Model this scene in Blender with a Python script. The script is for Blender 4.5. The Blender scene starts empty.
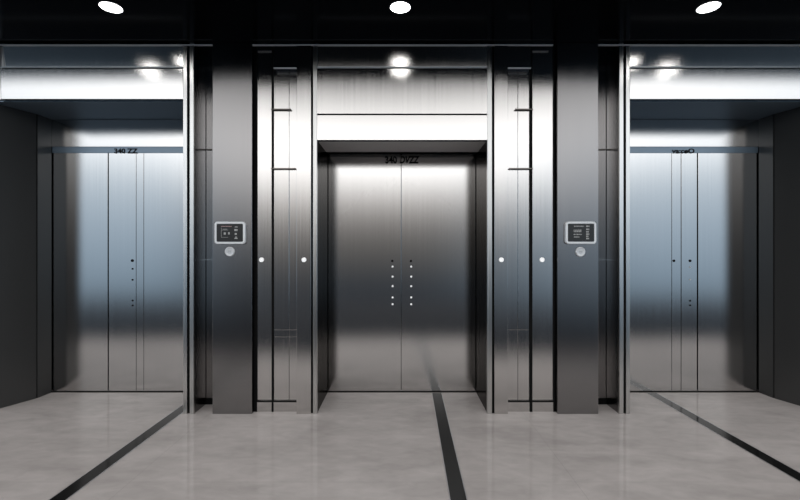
import bpy, bmesh, math, random
from mathutils import Vector, Matrix

random.seed(7)
S = bpy.context.scene
COL = S.collection

# ------------------------------------------------------------------ camera
F = 428.0            # focal length in pixels for an 800 px wide frame
H = 1.25             # eye height
D0 = 3.26            # plane of the column fronts and headers
D1 = 3.77            # plane of the elevator doors
DN = 3.315           # plane of the cladding in the niches
DS = 3.47            # plane of the narrow panels beside the columns
CEIL = 2.83
cam = bpy.data.cameras.new('camera')
cam.sensor_width = 36.0
cam.lens = F / 800.0 * 36.0
cam.clip_start = 0.05
camo = bpy.data.objects.new('camera', cam)
camo.location = (0, 0, H)
camo.rotation_euler = (math.pi / 2, 0, 0)
COL.objects.link(camo)
S.camera = camo

# ------------------------------------------------------------------ view
S.view_settings.view_transform = 'Standard'
S.view_settings.look = 'None'
S.view_settings.gamma = 1.0
S.view_settings.exposure = 0.0
S.view_settings.use_curve_mapping = False

# ------------------------------------------------------------------ sky seen from the open hall
W = bpy.data.worlds.new('sky')
S.world = W
W.use_nodes = True
nt = W.node_tree
nt.nodes.clear()
N, L = nt.nodes, nt.links
def mth(op, a, b=None, clamp=False):
    n = N.new('ShaderNodeMath'); n.operation = op; n.use_clamp = clamp
    for i, v in enumerate((a, b)):
        if v is None: continue
        if isinstance(v, (int, float)): n.inputs[i].default_value = v
        else: L.new(v, n.inputs[i])
    return n.outputs[0]
def mrange(v, a, b):
    n = N.new('ShaderNodeMapRange'); n.interpolation_type = 'SMOOTHSTEP'
    n.inputs['From Min'].default_value = a; n.inputs['From Max'].default_value = b
    L.new(v, n.inputs['Value']); return n.outputs['Result']
def ramp(v, stops):
    n = N.new('ShaderNodeValToRGB'); n.color_ramp.interpolation = 'LINEAR'
    e = n.color_ramp.elements
    while len(e) < len(stops): e.new(0.5)
    for k, (p, c) in enumerate(stops):
        e[k].position = p; e[k].color = (*c, 1)
    L.new(v, n.inputs[0]); return n.outputs[0]
tc = N.new('ShaderNodeTexCoord')
sep = N.new('ShaderNodeSeparateXYZ'); L.new(tc.outputs['Generated'], sep.inputs[0])
elev = mth('MULTIPLY', mth('ARCSINE', sep.outputs['Z']), 180 / math.pi)      # degrees
ev = mth('DIVIDE', mth('ADD', elev, 30.0), 90.0, True)                       # -30..60 deg -> 0..1
def P(deg): return (deg + 30.0) / 90.0
SC = 4.0    # ramps hold radiance / SC
def g(v, c=(1, 1, 1)): return tuple(v * k / SC for k in c)
warm = (1.0, .965, .94); cool = (.72, .9, 1.1)
neutral = ramp(ev, [(P(-30), g(.01, cool)), (P(-9), g(.025, cool)), (P(-5), g(.065, (.68,.92,1.25))), (P(-1.5), g(.14)),
                    (P(1.5), g(.20, warm)), (P(4), g(.35, warm)), (P(7), g(.85, warm)), (P(10), g(1.9)),
                    (P(13), g(3.2)), (P(16.2), g(2.4)), (P(18), g(1.0)), (P(19.5), g(.45)), (P(23), g(.3)), (P(55), g(2.0))])
blue = ramp(ev, [(P(-30), g(.03, cool)), (P(-11), g(.2, (.6,.9,1.25))), (P(-5), g(.42, (.68, .95, 1.22))), (P(-1), g(.6, (.72, .95, 1.18))),
                 (P(3), g(.76, (.75, .95, 1.15))), (P(8), g(1.05, (.82, .96, 1.09))), (P(13), g(2.2, (.94, .98, 1.02))),
                 (P(16.5), g(2.6)), (P(18.5), g(1.2)), (P(21), g(.5)), (P(60), g(1.0))])
ny = mth('MAXIMUM', mth('MULTIPLY', sep.outputs['Y'], -1.0), 0.001)
tt = mth('DIVIDE', sep.outputs['X'], ny)
bf = mth('MAXIMUM', mth('MULTIPLY', mrange(tt, .02, .62), 1.0), mrange(mth('MULTIPLY', tt, -1.0), .34, .56))
# the sky behind the elevator bank (y > 0) stays dim
mix = N.new('ShaderNodeMix'); mix.data_type = 'RGBA'
L.new(bf, mix.inputs[0]); L.new(neutral, mix.inputs[6]); L.new(blue, mix.inputs[7])
bg = N.new('ShaderNodeBackground'); bg.inputs['Strength'].default_value = SC
L.new(mix.outputs[2], bg.inputs['Color'])
ow = N.new('ShaderNodeOutputWorld'); L.new(bg.outputs[0], ow.inputs['Surface'])

# ------------------------------------------------------------------ materials
def pmat(name, base, rough=.3, metal=0.0, spec=.5, emit=None, es=0.0, streak=0.0, aniso=0.0, smudge=0.0):
    m = bpy.data.materials.new(name); m.use_nodes = True
    t = m.node_tree; n = t.nodes; b = n['Principled BSDF']
    b.inputs['Base Color'].default_value = (*base, 1)
    b.inputs['Roughness'].default_value = rough
    b.inputs['Metallic'].default_value = metal
    b.inputs['Specular IOR Level'].default_value = spec
    if emit:
        b.inputs['Emission Color'].default_value = (*emit, 1); b.inputs['Emission Strength'].default_value = es
    if streak or smudge:
        tcn = n.new('ShaderNodeNewGeometry')
        mp = n.new('ShaderNodeMapping'); mp.inputs['Scale'].default_value = (190, 190, 1.1)
        nz = n.new('ShaderNodeTexNoise'); nz.inputs['Scale'].default_value = 1.0; nz.inputs['Detail'].default_value = 3
        t.links.new(tcn.outputs['Position'], mp.inputs[0]); t.links.new(mp.outputs[0], nz.inputs['Vector'])
        r = n.new('ShaderNodeMapRange')
        r.inputs['To Min'].default_value = rough * (1 - .35); r.inputs['To Max'].default_value = rough * (1 + .35)
        t.links.new(nz.outputs['Fac'], r.inputs['Value']); t.links.new(r.outputs[0], b.inputs['Roughness'])
        cr = n.new('ShaderNodeMapRange')
        cr.inputs['From Min'].default_value = .3; cr.inputs['From Max'].default_value = .7
        cr.inputs['To Min'].default_value = 1 - streak; cr.inputs['To Max'].default_value = 1 + streak
        t.links.new(nz.outputs['Fac'], cr.inputs['Value'])
        vm = n.new('ShaderNodeVectorMath'); vm.operation = 'SCALE'; vm.inputs[0].default_value = base
        t.links.new(cr.outputs[0], vm.inputs['Scale']); t.links.new(vm.outputs[0], b.inputs['Base Color'])
    if aniso:
        b.inputs['Anisotropic'].default_value = aniso
        tg = n.new('ShaderNodeTangent'); tg.direction_type = 'RADIAL'; tg.axis = 'Z'
        t.links.new(tg.outputs[0], b.inputs['Tangent'])
    return m

def metal(name, base, rough, streak=.02, rvar=.1):
    m = bpy.data.materials.new(name); m.use_nodes = True
    t = m.node_tree; n = t.nodes; n.clear(); l = t.links
    gb = n.new('ShaderNodeBsdfAnisotropic'); gb.distribution = 'BECKMANN'
    out = n.new('ShaderNodeOutputMaterial'); l.new(gb.outputs[0], out.inputs['Surface'])
    ge = n.new('ShaderNodeNewGeometry')
    mp = n.new('ShaderNodeMapping'); mp.inputs['Scale'].default_value = (95, 25, .8)
    nz = n.new('ShaderNodeTexNoise'); nz.inputs['Scale'].default_value = 1.0; nz.inputs['Detail'].default_value = 2
    l.new(ge.outputs['Position'], mp.inputs[0]); l.new(mp.outputs[0], nz.inputs['Vector'])
    r = n.new('ShaderNodeMapRange'); r.inputs['From Min'].default_value = .3; r.inputs['From Max'].default_value = .7
    r.inputs['To Min'].default_value = rough * (1 - rvar); r.inputs['To Max'].default_value = rough * (1 + rvar)
    l.new(nz.outputs['Fac'], r.inputs['Value']); l.new(r.outputs[0], gb.inputs['Roughness'])
    c = n.new('ShaderNodeMapRange'); c.inputs['From Min'].default_value = .3; c.inputs['From Max'].default_value = .7
    c.inputs['To Min'].default_value = 1 - streak; c.inputs['To Max'].default_value = 1 + streak
    l.new(nz.outputs['Fac'], c.inputs['Value'])
    vm = n.new('ShaderNodeVectorMath'); vm.operation = 'SCALE'; vm.inputs[0].default_value = base
    l.new(c.outputs[0], vm.inputs['Scale']); l.new(vm.outputs[0], gb.inputs['Color'])
    return m
STEEL = metal('brushed_steel', (.56, .546, .535), .205, .015, .05)
DOORS = metal('door_steel', (.55, .54, .532), .17, .012, .04)
BRIGHT = metal('polished_trim', (.6, .6, .59), .3, .01)
DARK = metal('dark_steel', (.255, .248, .248), .25, .008, .03)
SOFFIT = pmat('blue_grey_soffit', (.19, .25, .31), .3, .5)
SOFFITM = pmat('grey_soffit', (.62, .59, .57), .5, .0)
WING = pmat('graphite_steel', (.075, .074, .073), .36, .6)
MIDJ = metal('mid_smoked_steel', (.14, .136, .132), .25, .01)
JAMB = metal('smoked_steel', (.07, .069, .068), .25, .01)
TRIM = pmat('satin_light_trim', (.62, .63, .64), .4, .1)
BLACK = pmat('black_gap', (.004, .004, .004), .6, 0.0, spec=.1)
RAIL = pmat('bronzed_rail', (.2, .18, .165), .35, 1.0)
CEILM = pmat('black_gloss_ceiling', (.002, .002, .0025), .16, 0.0, spec=.2)
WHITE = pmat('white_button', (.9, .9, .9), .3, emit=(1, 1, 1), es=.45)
BUTTON = pmat('satin_button', (.72, .73, .74), .35, .35)
BEZEL = pmat('silver_bezel', (.92, .93, .94), .3, .15)
SCREEN = pmat('dark_screen', (.02, .02, .02), .25)
GLYPH = pmat('screen_glyphs', (.3, .3, .3), .5, emit=(.8, .8, .78), es=.14)
GLYPHR = pmat('screen_heading', (.3, .2, .2), .5, emit=(.7, .45, .42), es=.22)
INK = pmat('black_lettering', (.004, .004, .004), .5, spec=.1)
GREYSTUD = pmat('grey_stud', (.1, .12, .14), .4)
LAMP = pmat('lamp_lens', (1, 1, 1), .4, emit=(1, .985, .96), es=12.0)
STRIP = pmat('black_polished_inlay', (.01, .01, .01), .12, spec=.45)
EDGE = pmat('inlay_edging', (.4, .4, .41), .3, .6)
DARK_SHEET = pmat('unseen_sheet_navy', (.014, .019, .028), .95, spec=.05)  # for the sheet added out of view, mirrored as a dark band in the steel
WALLM = pmat('dark_wall', (.012, .012, .012), .6)

def polish(m, f0, f1, power, rough):
    """body colour as diffuse under a thin polish whose gloss rises towards grazing"""
    t = m.node_tree; n = t.nodes; l = t.links; b = n['Principled BSDF']; src = b.inputs['Base Color']
    df = n.new('ShaderNodeBsdfDiffuse'); gl = n.new('ShaderNodeBsdfAnisotropic'); gl.distribution = 'BECKMANN'
    gl.inputs['Roughness'].default_value = rough; gl.inputs['Color'].default_value = (1, 1, 1, 1)
    if src.is_linked: l.new(src.links[0].from_socket, df.inputs['Color'])
    else: df.inputs['Color'].default_value = src.default_value[:]
    lw = n.new('ShaderNodeLayerWeight'); lw.inputs['Blend'].default_value = .5
    p = n.new('ShaderNodeMath'); p.operation = 'POWER'; l.new(lw.outputs['Facing'], p.inputs[0]); p.inputs[1].default_value = power
    a = n.new('ShaderNodeMath'); a.operation = 'MULTIPLY_ADD'; l.new(p.outputs[0], a.inputs[0]); a.inputs[1].default_value = f1; a.inputs[2].default_value = f0
    mx = n.new('ShaderNodeMixShader'); l.new(a.outputs[0], mx.inputs[0]); l.new(df.outputs[0], mx.inputs[1]); l.new(gl.outputs[0], mx.inputs[2])
    l.new(mx.outputs[0], n['Material Output'].inputs['Surface']); n.remove(b)
def floor_mat():
    m = bpy.data.materials.new('polished_stone'); m.use_nodes = True
    t = m.node_tree; n = t.nodes; l = t.links; b = n['Principled BSDF']
    ge = n.new('ShaderNodeNewGeometry')
    def noise(scale, detail, dist, vec):
        z = n.new('ShaderNodeTexNoise'); z.inputs['Scale'].default_value = scale
        z.inputs['Detail'].default_value = detail; z.inputs['Distortion'].default_value = dist
        l.new(vec, z.inputs['Vector']); return z.outputs['Fac']
    mp = n.new('ShaderNodeMapping'); mp.inputs['Rotation'].default_value = (0, 0, .5); mp.inputs['Scale'].default_value = (1, 2.1, 1)
    l.new(ge.outputs['Position'], mp.inputs[0])
    a = noise(1.6, 8, .9, mp.outputs[0]); c = noise(9, 6, .6, mp.outputs[0])
    def mm(op, x, y):
        k = n.new('ShaderNodeMath'); k.operation = op
        for i, v in enumerate((x, y)):
            if isinstance(v, (int, float)): k.inputs[i].default_value = v
            else: l.new(v, k.inputs[i])
        return k.outputs[0]
    fac = mm('ADD', mm('MULTIPLY', a, .7), mm('MULTIPLY', c, .3))
    r = n.new('ShaderNodeValToRGB'); e = r.color_ramp.elements
    e[0].position = .33; e[0].color = (.40, .366, .352, 1); e[1].position = .66; e[1].color = (.56, .515, .497, 1)
    l.new(fac, r.inputs[0])
    sx = n.new('ShaderNodeSeparateXYZ'); l.new(ge.outputs['Position'], sx.inputs[0])
    def joint(out, off, size):
        f = mm('FRACT', mm('DIVIDE', mm('ADD', out, off), size), 0)
        dist = mm('MINIMUM', f, mm('SUBTRACT', 1.0, f))
        return mm('LESS_THAN', dist, .0011 / size * 1.2)
    j = mm('MAXIMUM', joint(sx.outputs['X'], -.945 + 12, 2.4), joint(sx.outputs['Y'], -2.306 + 12, 1.2))
    mx = n.new('ShaderNodeMix'); mx.data_type = 'RGBA'
    l.new(mm('MULTIPLY', j, .45), mx.inputs[0]); l.new(r.outputs[0], mx.inputs[6]); mx.inputs[7].default_value = (.28, .26, .25, 1)
    l.new(mx.outputs[2], b.inputs['Base Color'])
    polish(m, .06, 0.0, 4, .06)
    return m
FLOOR = floor_mat()
polish(DARK_SHEET, 0.0, .5, 16, .12)
polish(STRIP, .05, .14, 3, .1)

# ------------------------------------------------------------------ helpers
def px(x, d=D0): return (x - 400.0) * d / F
def pz(v, d=D0): return H + (250.0 - v) * d / F

def props(o, label=None, cat=None, group=None, kind=None):
    if label: o['label'] = label
    if cat: o['category'] = cat
    if group: o['group'] = group
    if kind: o['kind'] = kind
    return o

def link_bm(name, bm, mat, loc, parent=None, smooth=False):
    me = bpy.data.meshes.new(name); bm.normal_update(); bm.to_mesh(me); bm.free()
    for m in (mat if isinstance(mat, (list, tuple)) else [mat]): me.materials.append(m)
    if smooth:
        for p in me.polygons: p.use_smooth = True
    o = bpy.data.objects.new(name, me); COL.objects.link(o)
    if parent is not None:
        o.parent = parent
        q = parent; base = Vector((0, 0, 0))
        while q is not None: base += q.location; q = q.parent
        o.location = Vector(loc) - base
    else: o.location = loc
    return o

def add_box(bm, x0, x1, y0, y1, z0, z1, bev=0.0):
    r = bmesh.ops.create_cube(bm, size=1.0)
    vs = r['verts']
    for v in vs:
        v.co = Vector((x0 + (v.co.x + .5) * (x1 - x0), y0 + (v.co.y + .5) * (y1 - y0), z0 + (v.co.z + .5) * (z1 - z0)))
    if bev > 0:
        es = list({e for v in vs for e in v.link_edges})
        bmesh.ops.bevel(bm, geom=es, offset=bev, segments=2, affect='EDGES', profile=.5)

def boxes(name, lst, mat, parent=None, bev=0.0, **kw):
    """lst of (x0,x1,y0,y1,z0,z1) in world metres -> one mesh with its origin at the base"""
    xs = [q for b in lst for q in b[:2]]; ys = [q for b in lst for q in b[2:4]]; zs = [q for b in lst for q in b[4:]]
    o = Vector(((min(xs) + max(xs)) / 2, (min(ys) + max(ys)) / 2, min(zs)))
    bm = bmesh.new()
    for b in lst: add_box(bm, b[0]-o.x, b[1]-o.x, b[2]-o.y, b[3]-o.y, b[4]-o.z, b[5]-o.z, bev)
    ob = link_bm(name, bm, mat, o, parent)
    props(ob, **kw); return ob

def prism(name, pts, z0, z1, mat, parent=None, **kw):
    """vertical prism over a plan outline"""
    o = Vector((sum(p[0] for p in pts)/len(pts), sum(p[1] for p in pts)/len(pts), z0))
    bm = bmesh.new()
    lo = [bm.verts.new((p[0]-o.x, p[1]-o.y, 0)) for p in pts]
    hi = [bm.verts.new((p[0]-o.x, p[1]-o.y, z1-z0)) for p in pts]
    bm.faces.new(lo); bm.faces.new(hi)
    for i in range(len(pts)):
        j = (i+1) % len(pts); bm.faces.new((lo[i], lo[j], hi[j], hi[i]))
    bmesh.ops.recalc_face_normals(bm, faces=bm.faces)
    return props(link_bm(name, bm, mat, o, parent), **kw)

def hexa(name, front, back, mat, parent=None, **kw):
    """solid between 4 front corners and 4 back corners (bl, br, tr, tl)"""
    pts = list(front) + list(back)
    o = Vector((sum(p[0] for p in pts)/8, sum(p[1] for p in pts)/8, min(p[2] for p in pts)))
    bm = bmesh.new(); v = [bm.verts.new(Vector(p)-o) for p in pts]
    for f in ((0,1,2,3), (7,6,5,4), (0,4,5,1), (1,5,6,2), (2,6,7,3), (3,7,4,0)): bm.faces.new([v[i] for i in f])
    bmesh.ops.recalc_face_normals(bm, faces=bm.faces)
    return props(link_bm(name, bm, mat, o, parent), **kw)

def dome(name, x, y, z, r, h, mat, parent=None, rim=.35, axis='y', segs=32, **kw):
    """low turned button whose axis points to -y (or -z for axis z), seated at (x,y,z)"""
    prof = [(r, 0), (r, h*.55), (r*.93, h*.85), (r*.8, h), (r*.72, h*.86), (r*.4, h*.95), (0, h)]
    bm = bmesh.new(); rings = []
    for (rr, hh) in prof[:-1]:
        ring = []
        for k in range(segs):
            a = 2*math.pi*k/segs
            ring.append(bm.verts.new((rr*math.cos(a), -hh, rr*math.sin(a)) if axis == 'y' else (rr*math.cos(a), rr*math.sin(a), -hh)))
        rings.append(ring)
    tip = bm.verts.new((0, -h, 0) if axis == 'y' else (0, 0, -h))
    bm.faces.new(rings[0])
    for A, B in zip(rings, rings[1:]):
        for k in range(segs): bm.faces.new((A[k], A[(k+1) % segs], B[(k+1) % segs], B[k]))
    for k in range(segs): bm.faces.new((rings[-1][k], rings[-1][(k+1) % segs], tip))
    bmesh.ops.recalc_face_normals(bm, faces=bm.faces)
    return props(link_bm(name, bm, mat, (x, y, z), parent, smooth=True), **kw)

def empty(name, loc, **kw):
    o = bpy.data.objects.new(name, None); o.empty_display_size = .1; COL.objects.link(o); o.location = loc
    return props(o, **kw)

def rrect(bm, w, h, r, y, n=6):
    pts = []
    for cx, cz, a0 in ((w/2-r, h/2-r, 0), (-w/2+r, h/2-r, 90), (-w/2+r, -h/2+r, 180), (w/2-r, -h/2+r, 270)):
        for k in range(n+1):
            a = math.radians(a0 + 90*k/n); pts.append(bm.verts.new((cx + r*math.cos(a), y, cz + r*math.sin(a))))
    return pts

def lettering(name, text, x, y, z, size, mat, parent, xs=1.0, shear=.0, **kw):
    c = bpy.data.curves.new(name, 'FONT'); c.body = text; c.size = size; c.align_x = 'CENTER'; c.align_y = 'CENTER'
    c.extrude = .0008; c.offset = size*.035; c.shear = shear; c.resolution_u = 3
    t = bpy.data.objects.new('tmp_text', c); COL.objects.link(t)
    dg = bpy.context.evaluated_depsgraph_get()
    me = bpy.data.meshes.new_from_object(t.evaluated_get(dg))
    bpy.data.objects.remove(t); bpy.data.curves.remove(c)
    me.transform(Matrix.Diagonal((xs, 1, 1, 1))); me.transform(Matrix.Rotation(math.pi/2, 4, 'X'))
    me.materials.clear(); me.materials.append(mat); me.name = name
    o = bpy.data.objects.new(name, me); COL.objects.link(o)
    q = parent; base = Vector((0, 0, 0))
    while q is not None: base += q.location; q = q.parent
    o.parent = parent; o.location = Vector((x, y, z)) - base
    return props(o, **kw)

# ------------------------------------------------------------------ the setting
XW = 5.2
boxes('floor', [(-9, 9, -3.6, 4.1, -.06, 0)], FLOOR, kind='structure')
boxes('ceiling', [(-XW, XW, 2.36, 4.1, CEIL, CEIL + .18)], CEILM, kind='structure')
cl0, cl1 = px(183), px(193.6)        # left corner post
cr0, cr1 = px(619.4), px(630)
OL, OR_ = -3.06, 3.15                # outer sides of the side recesses at the doors
wb = [(-XW, XW, D1 + .06, 4.1, 0, CEIL)]
boxes('wall_left', [(px(194), px(311), DS + .122, D1 + .06, 0, CEIL)], WALLM, kind='structure')
boxes('wall_right', [(px(494.5), px(619), DS + .122, D1 + .06, 0, CEIL)], WALLM, kind='structure')
boxes('wall_back', wb, WALLM, kind='structure')

def wedge_trim(name, spans, y, z0, z1, mat, parent=None, lean=6.0, back=.016, **kw):
    k = math.tan(math.radians(lean)) * (z1 - z0)
    o = Vector(((spans[0][0] + spans[-1][1]) / 2, y, z0)); bm = bmesh.new()
    for a, b in spans:
        p = [(a, y, z0), (b, y, z0), (b, y - k, z1), (a, y - k, z1), (a, y + back, z0), (b, y + back, z0), (b, y + back, z1), (a, y + back, z1)]
        v = [bm.verts.new(Vector(q) - o) for q in p]
        for f in ((0,1,2,3), (7,6,5,4), (0,4,5,1), (1,5,6,2), (2,6,7,3), (3,7,4,0)): bm.faces.new([v[i] for i in f])
    bmesh.ops.recalc_face_normals(bm, faces=bm.faces)
    return props(link_bm(name, bm, mat, o, parent), **kw)
# chrome line where the wall meets the ceiling
zc = pz(45.0)
wedge_trim('trim_1', [(-XW, px(212.4)), (px(252.5), px(553)), (px(598.6), XW)], D0 - .004, zc - .0034, zc + .0034, TRIM, kind='structure')

# ------------------------------------------------------------------ unseen dark sheet added to darken the steel's lower reflections
boxes('unseen_dark_sheet', [(-8.5, 8.5, -3.6, 1.5, 0, .006)], DARK_SHEET,
      label='added unseen dark navy sheet that darkens the lower reflections in the steel', cat='added sheet')

# ------------------------------------------------------------------ floor inlays
def inlay(x_near, x_far, y0, y1, label, w=.08):
    root = empty('floor_inlay', ((x_near+x_far)/2, (y0+y1)/2, 0), label=label, cat='floor strip', group='black inlaid strips in the stone floor')
    def quad(name, a, b, zt, mat):
        pts = [(x_near+a, y0), (x_near+b, y0), (x_far+b, y1), (x_far+a, y1)]
        return prism(name, pts, 0, zt, mat, root)
    quad('strip', -w/2, w/2, .0016, STRIP)
    quad('edging', -w/2 - .004, -w/2, .0018, EDGE); quad('edging', w/2, w/2 + .004, .0018, EDGE)
inlay(-1.712, -1.712, 1.6, D1 - .03, 'black inlaid floor strip running to the left elevator beside its corner post')
inlay(.284, .321, 1.6, D1 - .03, 'black inlaid floor strip running straight up to the middle elevator doors')
inlay(2.198, 2.198, 1.6, D1 - .03, 'black inlaid floor strip running to the right elevator, tinted blue by its doors')

# ------------------------------------------------------------------ middle elevator
zl = pz(140)                          # underside of the middle header
xa, xb = px(317), px(487.4)
ms = empty('elevator_surround', ((xa+xb)/2, D0 + .24, 0), label='brushed steel surround of the middle elevator with a white-lit lintel', cat='elevator frame', group='elevator surrounds')
for x0, x1 in ((px(313), xa), (xb, px(492))):
    boxes('jamb', [(x0, x1, D0, D0 + .03, 0, CEIL - .03)], BRIGHT, ms, bev=.002)
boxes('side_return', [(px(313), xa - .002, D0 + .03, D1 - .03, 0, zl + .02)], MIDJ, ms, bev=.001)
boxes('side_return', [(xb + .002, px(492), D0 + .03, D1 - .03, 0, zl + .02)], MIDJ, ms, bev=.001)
boxes('lintel', [(xa, xb, D0 + .002, D0 + .05, zl, pz(115))], STEEL, ms, bev=.0015)
boxes('shadow_gap', [(xa, xb, D0 + .02, D0 + .05, pz(115), pz(113.4))], BLACK, ms)
hexa('header_panel', [(xa, D0 + .004, pz(113.4)), (xb, D0 + .004, pz(113.4)), (xb, D0 + .003, pz(68.8)), (xa, D0 + .003, pz(68.8))],
     [(xa, D0 + .05, pz(113.4)), (xb, D0 + .05, pz(113.4)), (xb, D0 + .05, pz(68.8)), (xa, D0 + .05, pz(68.8))], STEEL, ms)
boxes('shadow_gap', [(xa, xb, D0 + .02, D0 + .05, pz(68.8), pz(67.8))], BLACK, ms)
wedge_trim('trim_bar', [(xa, xb)], D0 - .004, pz(67.9), pz(66.8), TRIM, ms)
def tilted(parent, x0, x1, v0, v1, lean, yaw, mat, name='upper_panel'):
    za, zb = pz(v0), pz(v1); y = D0 + .020
    dy = lambda x, z: y + (z - za) * math.tan(math.radians(lean)) + (x - (x0+x1)/2) * math.tan(math.radians(yaw)) + abs((x1-x0)/2*math.tan(math.radians(yaw)))
    fr = [(x, dy(x, z), z) for x, z in ((x0, za), (x1, za), (x1, zb), (x0, zb))]
    bk = [(x, y + .12, z) for x, _, z in fr]
    return hexa(name, fr, bk, mat, parent)
tilted(ms, xa, xb, 66.9, 44.9, -4.0, 0, STEEL)
boxes('soffit', [(xa, xb, D0 + .05, 3.665, zl + .001, zl + .03)], SOFFITM, ms)
boxes('track_cover', [(xa, xb, 3.665, D1 - .001, zl + .03, zl + .06)], BLACK, ms)
boxes('door_sill', [(xa - .03, xb + .03, D1 - .012, D1 - .001, 0, .006)], BLACK, ms)

def leaf(x0, x1, z1, mat, label, group, z0=.009, y=D1, th=.04):
    r = empty('elevator_door', ((x0+x1)/2, y + th/2, z0), label=label, cat='elevator door', group=group)
    boxes('door_leaf', [(x0, x1, y, y + th, z0, z1)], mat, r, bev=.0015)
    return r
zd = pz(153.8, D1)
seam = px(401.2, D1)
la = leaf(px(326.5, D1), seam - .0018, zd, DOORS, 'left door panel of the middle elevator with a row of studs', 'middle elevator door panels')
lb = leaf(seam + .0018, px(477, D1), zd, DOORS, 'right door panel of the middle elevator with a row of studs', 'middle elevator door panels')
def stud(root, x, v, r, mat, name='stud', d=D1):
    return dome(name, px(x, d), d, pz(v, d), r, .006, mat, root, segs=16)
for root, x in ((la, 392.6), (lb, 411.2)):
    k = stud(root, x - .3, 261.0, .0105, INK, 'keyhole'); k['label'] = 'black keyhole'
    for v in (266.6, 276.6, 286.2, 297.4, 304.2): stud(root, x, v, .0085, WHITE)
t1 = lettering('lettering', '340', px(391.2, D1), D1 - .001, pz(160.2, D1), .084, INK, la, xs=.84, shear=-.1)
t2 = lettering('lettering', 'DVZZ', px(408.8, D1), D1 - .003, pz(160.2, D1), .084, INK, lb, xs=.74, shear=.2)

# ------------------------------------------------------------------ side elevators
zs = pz(99.5)
def side_elevator(sgn, xin, xout, xfl, label, word):
    """xin: inner edge of the opening, xout: outer side at the doors, xfl: outer side at the front"""
    a, b = min(xin, xfl), max(xin, xfl)
    r = empty('elevator_surround', ((xin+xout)/2, D0 + .24, 0), label=label, cat='elevator frame', group='elevator surrounds')
    # inner jamb strip and its return
    jx = px(187) if sgn < 0 else px(626)
    boxes('jamb', [(min(jx, xin), max(jx, xin), D0, D0 + .03, 0, CEIL - .03)], BRIGHT, r, bev=.002)
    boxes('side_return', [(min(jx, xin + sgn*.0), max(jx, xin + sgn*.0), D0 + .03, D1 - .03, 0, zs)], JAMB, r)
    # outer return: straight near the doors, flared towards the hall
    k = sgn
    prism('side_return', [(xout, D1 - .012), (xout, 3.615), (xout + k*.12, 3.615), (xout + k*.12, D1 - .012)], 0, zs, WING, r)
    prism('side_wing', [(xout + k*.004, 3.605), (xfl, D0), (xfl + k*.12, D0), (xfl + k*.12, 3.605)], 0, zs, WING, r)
    # soffit, transom, groove
    boxes('soffit', [(a - .0, b + .0, D0 + .05, D1 - .002, zs + .001, zs + .03)], SOFFIT, r)
    ta, tb = min(xin, xout), max(xin, xout)
    boxes('transom', [(ta, tb, D1 - .012, D1 - .001, pz(147, D1), zs - .001)], STEEL, r, bev=.001)
    boxes('track_groove', [(ta, tb, D1 - .004, D1 - .001, pz(153.0, D1), pz(147, D1))], SOFFIT, r)
    # fascias
    fa, fb = (xin, px(1.5)) if sgn < 0 else (xin, px(812))
    fa, fb = min(fa, fb), max(fa, fb)
    zA, zB = pz(98.8), pz(69.5)
    lean = .009
    hexa('header_panel', [(fa, D0 + .002, zA), (fb, D0 + .002, zA), (fb, D0 + .002 - lean, zB), (fa, D0 + .002 - lean, zB)],
         [(fa, D0 + .06, zA), (fb, D0 + .06, zA), (fb, D0 + .06, zB), (fa, D0 + .06, zB)], STEEL, r)
    boxes('shadow_gap', [(fa, fb, D0 + .02, D0 + .05, zB, pz(68.0))], BLACK, r)
    wedge_trim('trim_bar', [(fa, fb)], D0 - .006, pz(68.0), pz(66.8), TRIM, r)
    tilted(r, fa, fb, 66.9, 44.9, -4.0, 0, STEEL)
    # outer jamb, at the edge of the frame
    ox = fa if sgn < 0 else fb
    boxes('jamb', [(min(ox, ox + k*.05), max(ox, ox + k*.05), D0 - .0, D0 + .03, zs, CEIL - .03)], BRIGHT, r, bev=.002)
    boxes('door_sill', [(ta - .03, tb + .03, D1 - .012, D1 - .001, 0, .006)], BLACK, r)
    return r
sl = side_elevator(-1, px(183), OL, -3.2, 'brushed steel surround of the left elevator with tall transom above doors', None)
sr = side_elevator(1, px(630), OR_, 3.26, 'brushed steel surround of the right elevator with tall transom above doors', None)
GR = pmat('graphite_wall', (.03, .03, .031), .4, .3)
for nm, a, b, c in (('wall_far_left', -XW, -3.2 - .121, px(1.5) - .051), ('wall_far_right', XW, 3.26 + .121, px(812) + .051)):
    boxes(nm, [(min(a, b), max(a, b), D0 + .002, D1 + .059, 0, CEIL), (min(b, c), max(b, c), D0 + .002, D1 - .02, zs + .032, CEIL)], GR, kind='structure')
zd2 = pz(153.0, D1)
X = lambda p: px(p, D1)
gL, gR = 'left elevator door panels', 'right elevator door panels'
a1 = leaf(OL + .001, X(107.7), zd2, DOORS, 'outer plain door panel of the left elevator beside its dark side wall', gL)
a2 = leaf(X(108.7), X(136.0), zd2, DOORS, 'narrow middle door panel of the left elevator with dark studs', gL)
a3 = leaf(X(136.3), X(143.6), zd2, DOORS, 'slim steel closing strip between panels of the left elevator', gL)
a4 = leaf(X(143.9), px(183) + .02, zd2, DOORS, 'inner plain door panel of the left elevator beside its corner post', gL)
k = stud(a2, 132.4, 260.6, .0125, INK, 'keyhole')
for v in (268.8, 279.8, 300.5, 305.4): stud(a2, 132.6, v, .0075, INK)
b1 = leaf(px(630) - .02, X(671.6), zd2, DOORS, 'inner plain door panel of the right elevator beside its corner post', gR)
b2 = leaf(X(671.9), X(680.9), zd2, DOORS, 'slim steel closing strip with one black keyhole on the right elevator', gR)
b3 = leaf(X(681.4), X(697.0), zd2, DOORS, 'narrow middle door panel of the right elevator with studs and keyhole', gR)
b4 = leaf(X(698.1), OR_ - .001, zd2, DOORS, 'outer plain door panel of the right elevator beside its dark side wall', gR)
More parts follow.
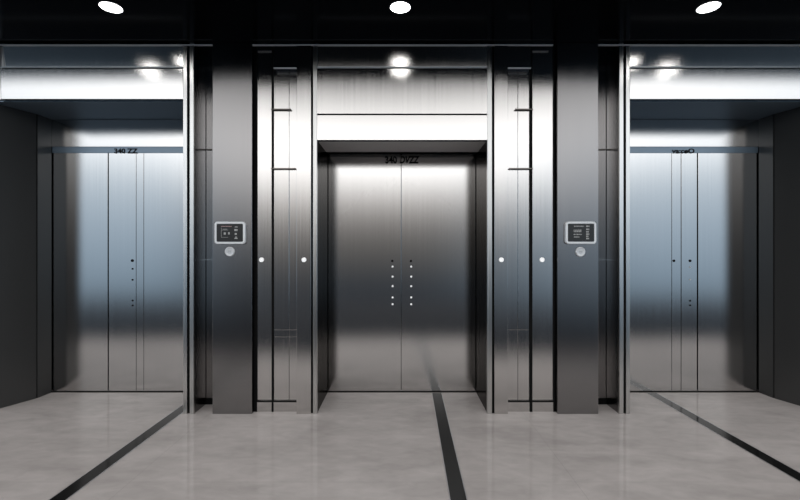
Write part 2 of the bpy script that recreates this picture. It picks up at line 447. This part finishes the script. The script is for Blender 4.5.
stud(b2, 673.9, 260.8, .011, INK, 'keyhole'); stud(b3, 690.0, 260.8, .0115, INK, 'keyhole')
for v in (267.2, 279.6): stud(b3, 690, v, .0065, BUTTON)
for v in (300.7, 305.2): stud(b3, 690, v, .0075, INK)
lettering('lettering', '340 ZZ', px(126, D1), D1 - .0055, pz(151.3, D1), .056, INK, sl, xs=1.2)
lettering('lettering', 'va:ceO', px(683, D1), D1 - .0055, pz(151.3, D1), .056, INK, sr, xs=1.25)

# ------------------------------------------------------------------ cladding between the elevators
zt = CEIL - .001
gC = 'steel cladding panels beside the middle elevator'
def panel(x0, x1, d, z0, label, mat=STEEL, d2=None, z1=zt, name='wall_panel', group=None, bev=.002):
    return boxes(name, [(x0, x1, d, d2 or d + .03, z0, z1)], mat, bev=bev, label=label, cat='wall panel', group=group or gC)
zk = pz(400, DN)
# left of the middle elevator
panel(px(296.4), px(311), D0, 0.0, 'brushed steel cladding panel standing just left of the middle elevator jamb', d2=DN - .002)
boxes('shadow_joint', [(px(311), px(313), D0 + .02, D0 + .05, 0, zt)], BLACK, label='black vertical joint beside the left jamb of the middle elevator', cat='joint', group='black vertical joints')
panel(px(257.4, DN), px(272, DN), DN, zk, 'narrow steel cladding panel right beside the left dark column, in the recess')
panel(px(273.7, DN), px(289, DN), DN, zk, 'recessed steel cladding panel behind the thin rails, left of the middle elevator')
panel(px(289.3, DN), px(296.4), DN, zk, 'slim recessed cladding strip left of the middle elevator, beside the forward panel')
# right of it
panel(px(494.4), px(508), D0, 0.0, 'brushed steel cladding panel standing just right of the middle elevator jamb', d2=DN - .002)
boxes('shadow_joint', [(px(492), px(494.4), D0 + .02, D0 + .05, 0, zt)], BLACK, label='black vertical joint beside the right jamb of the middle elevator', cat='joint', group='black vertical joints')
panel(px(508), px(517.7, DN), DN, zk, 'slim recessed cladding strip right of the middle elevator, beside the forward panel')
panel(px(518, DN), px(529.4, DN), DN, zk, 'recessed steel cladding panel behind the thin rails, right of the middle elevator')
panel(px(532, DN), px(553, DN), DN, zk, 'wide recessed steel cladding panel beside the right dark column')
for x0, x1, s in ((px(272, DN), px(273.7, DN), 'left'), (px(529.4, DN), px(532, DN), 'right')):
    boxes('shadow_joint', [(x0, x1, DN - .012, DN + .02, 0, zt)], BLACK, label='black upright joint between recessed panels %s of the middle elevator' % s, cat='joint', group='black vertical joints')
for x0, x1, s in ((px(257.4, DN), px(296.4), 'left'), (px(508), px(553, DN), 'right')):  # polished plates added to mirror the floor, standing in for open floor
    boxes('kick_plate', [(x0, x1, DN - .006, DN + .03, 0, zk)], STEEL, label='added steel plate mirroring the floor under the recessed panels %s of the middle elevator' % s, cat='kick plate', group='added floor-mirroring plates')
    boxes('shadow_joint', [(x0, x1, DN - .010, DN - .006, zk - .014, zk)], BLACK, label='thin black line at the foot of the recessed panels %s of the middle elevator' % s, cat='joint', group='foot joints')
# overhead boxes of the niches
for x0, x1, s in ((px(273.6), px(296.4), 'left'), (px(508), px(531), 'right')):
    r = empty('niche_header', ((x0+x1)/2, D0 + .1, pz(68)), label='short dark steel header over the recessed panels %s of the middle elevator' % s, cat='header', group='niche headers')
    boxes('fascia', [(x0, x1, D0 + .004, D0 + .1, pz(67.4), zt)], STEEL, r, bev=.001)
    wedge_trim('trim_bar', [(x0, x1)], D0 - .002, pz(68.5), pz(67.5), TRIM, r, back=.012)
# rails across the niche
def rail(x0, x1, v, d, where, mat=RAIL, h=.009, out=.022):
    z = pz(v, d)
    r = empty('rail', ((x0+x1)/2, d - .012, z), label='thin horizontal %s' % where, cat='rail', group='thin horizontal rails in the recesses')
    boxes('bar', [(x0, x1, d - out, d - .006, z, z + h)], mat, r, bev=.0015)
    for q in (x0 + .006, x1 - .012): boxes('bracket', [(q, q + .006, d - .007, d + .002, z + .001, z + h - .001)], mat, r)
q = lambda p: px(p, DN - .014)
rail(q(271), q(291), 110.6, DN - .001, 'bronze rail, upper one left of the middle elevator')
rail(q(271), q(296), 169.6, DN - .001, 'bronze rail, lower one left of the middle elevator')
rail(q(515), q(533), 110.6, DN - .001, 'bronze rail, upper one right of the middle elevator')
rail(q(509), q(533), 169.6, DN - .001, 'bronze rail, lower one right of the middle elevator')
for v, s in ((330, 'upper'), (337, 'lower')):
    rail(q(274), q(296), v, DN - .001, 'steel rib near the floor left of the middle elevator, %s of two' % s, DARK, .003, .008)
rail(q(509), q(529), 330, DN - .001, 'steel rib near the floor right of the middle elevator', DARK, .003, .008)

# corner posts at the side elevators and the narrow panels beside them
for s, x0, x1, gx0, gx1 in (('left', px(189.6), px(193.6), px(187), px(189.6)), ('right', px(619.4), px(623.6), px(623.6), px(626))):
    p = empty('corner_post', ((x0+x1)/2, D0 + .1, 0), label='bright narrow steel corner post with dark flank at the %s elevator' % s, cat='post', group='corner posts')
    boxes('front_strip', [(x0, x1, D0, D0 + .02, 0, zt)], BRIGHT, p, bev=.002)
    boxes('flank', [(x0 + .001, x1 - .001, D0 + .02, DS + .12, 0, zt)], DARK, p)
    xx = x1 if s == 'left' else x0
    sg = 1 if s == 'left' else -1
    zz = pz(260, D0 + .1)
    boxes('flank_rib', [(min(xx, xx + sg*.003), max(xx, xx + sg*.003), D0 + .03, DS - .002, zz - .003, zz + .003)], STEEL, p)
    boxes('shadow_joint', [(gx0, gx1, D0 + .02, D0 + .05, 0, zt)], BLACK, label='black vertical joint between corner post and jamb of the %s elevator' % s, cat='joint', group='black vertical joints')
for s, x0, x1 in (('left', px(193.6), px(216, DS)), ('right', px(594, DS), px(619.4))):
    boxes('wall_panel', [(x0 + .002, x1 - .002, DS, DS + .03, .05, zt)], STEEL, bev=.001, label='narrow dark steel panel in the slot between column and post, %s side' % s, cat='wall panel', group='slot panels')
    z = pz(150.3, DS)
    rr = empty('rail', ((x0+x1)/2, DS, z), label='thin dark rail in the narrow slot beside the %s column' % s, cat='rail', group='slot rails')
    boxes('bar', [(x0 + .004, x1 - .004, DS - .014, DS + .001, z, z + .009)], RAIL, rr, bev=.001)
    boxes('kick_plate', [(x0, x1, DS - .006, DS + .03, 0, .05)], BLACK, label='low black kick plate in the slot beside the %s column' % s, cat='kick plate', group='slot kick plates')

# dark columns
for s, x0, x1 in (('left', px(212.4), px(252)), ('right', px(557.6), px(598.4))):
    c = empty('column', ((x0+x1)/2, D0 + .06, 0), label='dark steel column left of the middle elevator, call panel on its front' if s == 'left' else 'dark steel column right of the middle elevator, call panel on its front', cat='column', group='dark steel columns')
    boxes('cladding', [(x0, x1, D0, DN + .028, 0, zt)], DARK, c, bev=.003)
    # black seal standing between the column and the cladding next to it
    a, b = (x1, px(257.4, DN)) if s == 'left' else (px(553.0, DN), x0)
    boxes('side_seal', [(min(a, b) + .0005, max(a, b) - .0005, DN - .008, DN + .02, 0, zt)], BLACK, c)

# ------------------------------------------------------------------ call panels and buttons
def call_panel(cx, cv, side):
    d = D0 - .026
    w, h, r = 30.8*d/F, 22.5*d/F, .024
    x, z = px(cx, d), pz(cv, d)
    root = empty('call_display', (x, D0 - .001, z), cat='call panel', group='call panels',
                 label='silver-framed dark touch display on the %s dark column' % side)
    bm = bmesh.new()
    lo = rrect(bm, w, h, r, 0.025); mid = rrect(bm, w, h, r, .004); f0 = rrect(bm, w-.008, h-.008, r-.004, 0)
    f1 = rrect(bm, w-.031, h-.031, r-.014, 0); f2 = rrect(bm, w-.036, h-.036, r-.017, .006)
    n = len(lo)
    for A, B in ((lo, mid), (mid, f0), (f0, f1), (f1, f2)):
        for k in range(n): bm.faces.new((A[k], A[(k+1) % n], B[(k+1) % n], B[k]))
    bm.faces.new(lo)
    bm.faces.new(f2)
    bmesh.ops.recalc_face_normals(bm, faces=bm.faces)
    link_bm('bezel', bm, BEZEL, (x, D0 - .026, z), root)
    bm = bmesh.new(); a = rrect(bm, w-.035, h-.035, r-.017, 0); b = rrect(bm, w-.035, h-.035, r-.017, -.003)
    for k in range(n): bm.faces.new((a[k], a[(k+1) % n], b[(k+1) % n], b[k]))
    bm.faces.new(a); bm.faces.new(b); bmesh.ops.recalc_face_normals(bm, faces=bm.faces)
    scr = link_bm('screen', bm, SCREEN, (x, D0 - .0195, z), root)
    yy = D0 - .0232
    U = d / F
    def marks(name, lst, mat):
        boxes(name, [(x + (p-cx)*U, x + (p2-cx)*U, yy, yy + .0012, z - (q2-cv)*U, z - (q1-cv)*U) for p, p2, q1, q2 in lst], mat, scr)
    o = cx - 229.6
    if side == 'left':
        marks('heading', [(221+.9*i, 221.6+.9*i, 226.0, 226.7) for i in range(12)], GLYPHR)
        m = [(221.0, 221.25, 227.6, 237.5), (221.0, 228, 230.0, 230.25), (221, 228, 237.2, 237.45)]
        m += [(223.6, 225.6, 232.4, 234.6), (228.0, 229.5, 232.2, 234.4), (222.5, 227, 229, 229.4)]
        m += [(234.6, 237.6, 226.5, 227.3), (234.2, 236.6, 229.0, 231.0), (237.0, 237.5, 229, 231), (234.6, 236.6, 233, 234.8), (234.3, 237.4, 237.8, 238.8), (235.2, 236.6, 236.6, 237.6)]
        marks('display_grid', m[:6], GLYPH); marks('display_icons', m[6:], GLYPH)
    else:
        for row, (v, p0, p1) in enumerate(((226.2, 574.2, 584), (230.2, 573.8, 582), (231.6, 574, 581.5), (234.4, 573.8, 582), (237.0, 574.2, 579.5))):
            p = p0; m = []
            while p < p1:
                wd = random.uniform(.6, 1.6); m.append((p, min(p + wd, p1), v - .5, v + .45)); p += wd + .45
            marks('text_row', m, GLYPH)
        m = []
        for v, wd in ((226.3, 3.2), (229.4, 3.0), (231.9, 2.6), (234.2, 3.0), (236.4, 2.2), (238.6, 2.8)):
            m.append((586.4, 586.4 + wd*.55, v - .8, v + .6)); m.append((586.4 + wd*.7, 586.4 + wd, v - .8, v + .6))
        marks('display_icons', m, GLYPH)
call_panel(229.6, 232.8, 'left')
call_panel(581.2, 232.7, 'right')
def call_button(cx, cv, side):
    x, z = px(cx), pz(cv)
    r = empty('call_button', (x, D0 - .001, z), label='round satin silver call button below the display on the %s column' % side, cat='button', group='round call buttons')
    dome('button_cap', x, D0 + .001, z, .0375, .012, BUTTON, r, segs=40)
    U = .0035
    boxes('emblem', [(x - 4*U, x + 4*U, D0 - .0125, D0 - .0085, z + U, z + 1.6*U), (x - 3.4*U, x - 1*U, D0 - .0125, D0 - .0085, z - 1.2*U, z - .6*U),
                     (x + .6*U, x + 3*U, D0 - .0125, D0 - .0085, z - 1.2*U, z - .6*U)], GREYSTUD, r)
call_button(230.0, 251.6, 'left'); call_button(580.2, 251.8, 'right')
for x, d, lab in ((261.6, DN, 'small white round button on the recessed panel beside the left column'),
                  (304.0, D0, 'small white round button on the forward panel left of the middle doors'),
                  (501.3, D0, 'small white round button on the forward panel right of the middle doors'),
                  (542.0, DN, 'small white round button on the recessed panel beside the right column')):
    dome('wall_button', px(x, d), d + .0005, pz(259.8, d), 2.3*d/F, .012, WHITE, label=lab, cat='button', group='small white wall buttons')

# ------------------------------------------------------------------ downlights
DL = (CEIL - H) * F / 243.0
for X0, d, lab in ((px(111.0, DL), DL, 'round white downlight in the black ceiling before the left elevator'),
               (px(400.3, DL), DL, 'round white downlight in the black ceiling before the middle elevator'),
               (px(708.5, DL), DL, 'round white downlight in the black ceiling before the right elevator'),
               (-2.27, 2.61, 'added unseen downlight by the left ceiling rim, for the mirrored glow above the left doors'),  # this lamp and the next are added out of view for their mirrored glows
               (2.43, 2.61, 'added unseen downlight by the right ceiling rim, for the mirrored glow above the right doors')):
    r = empty('downlight', (X0, d, CEIL), label=lab, cat='ceiling light', group='round ceiling downlights')
    bm = bmesh.new(); sg = 48; prof = [(.0640, 0), (.0675, 0), (.068, -.003), (.0640, -.004)]
    rings = [[bm.verts.new((a*math.cos(2*math.pi*k/sg), a*math.sin(2*math.pi*k/sg), z)) for k in range(sg)] for a, z in prof]
    for i in range(4):
        A, B = rings[i], rings[(i+1) % 4]
        for k in range(sg): bm.faces.new((A[k], A[(k+1) % sg], B[(k+1) % sg], B[k]))
    bmesh.ops.recalc_face_normals(bm, faces=bm.faces)
    link_bm('trim_ring', bm, BEZEL, (X0, d, CEIL), r, smooth=True)
    dome('lens', X0, d, CEIL, .0637, .007, LAMP, r, axis='z', segs=48)
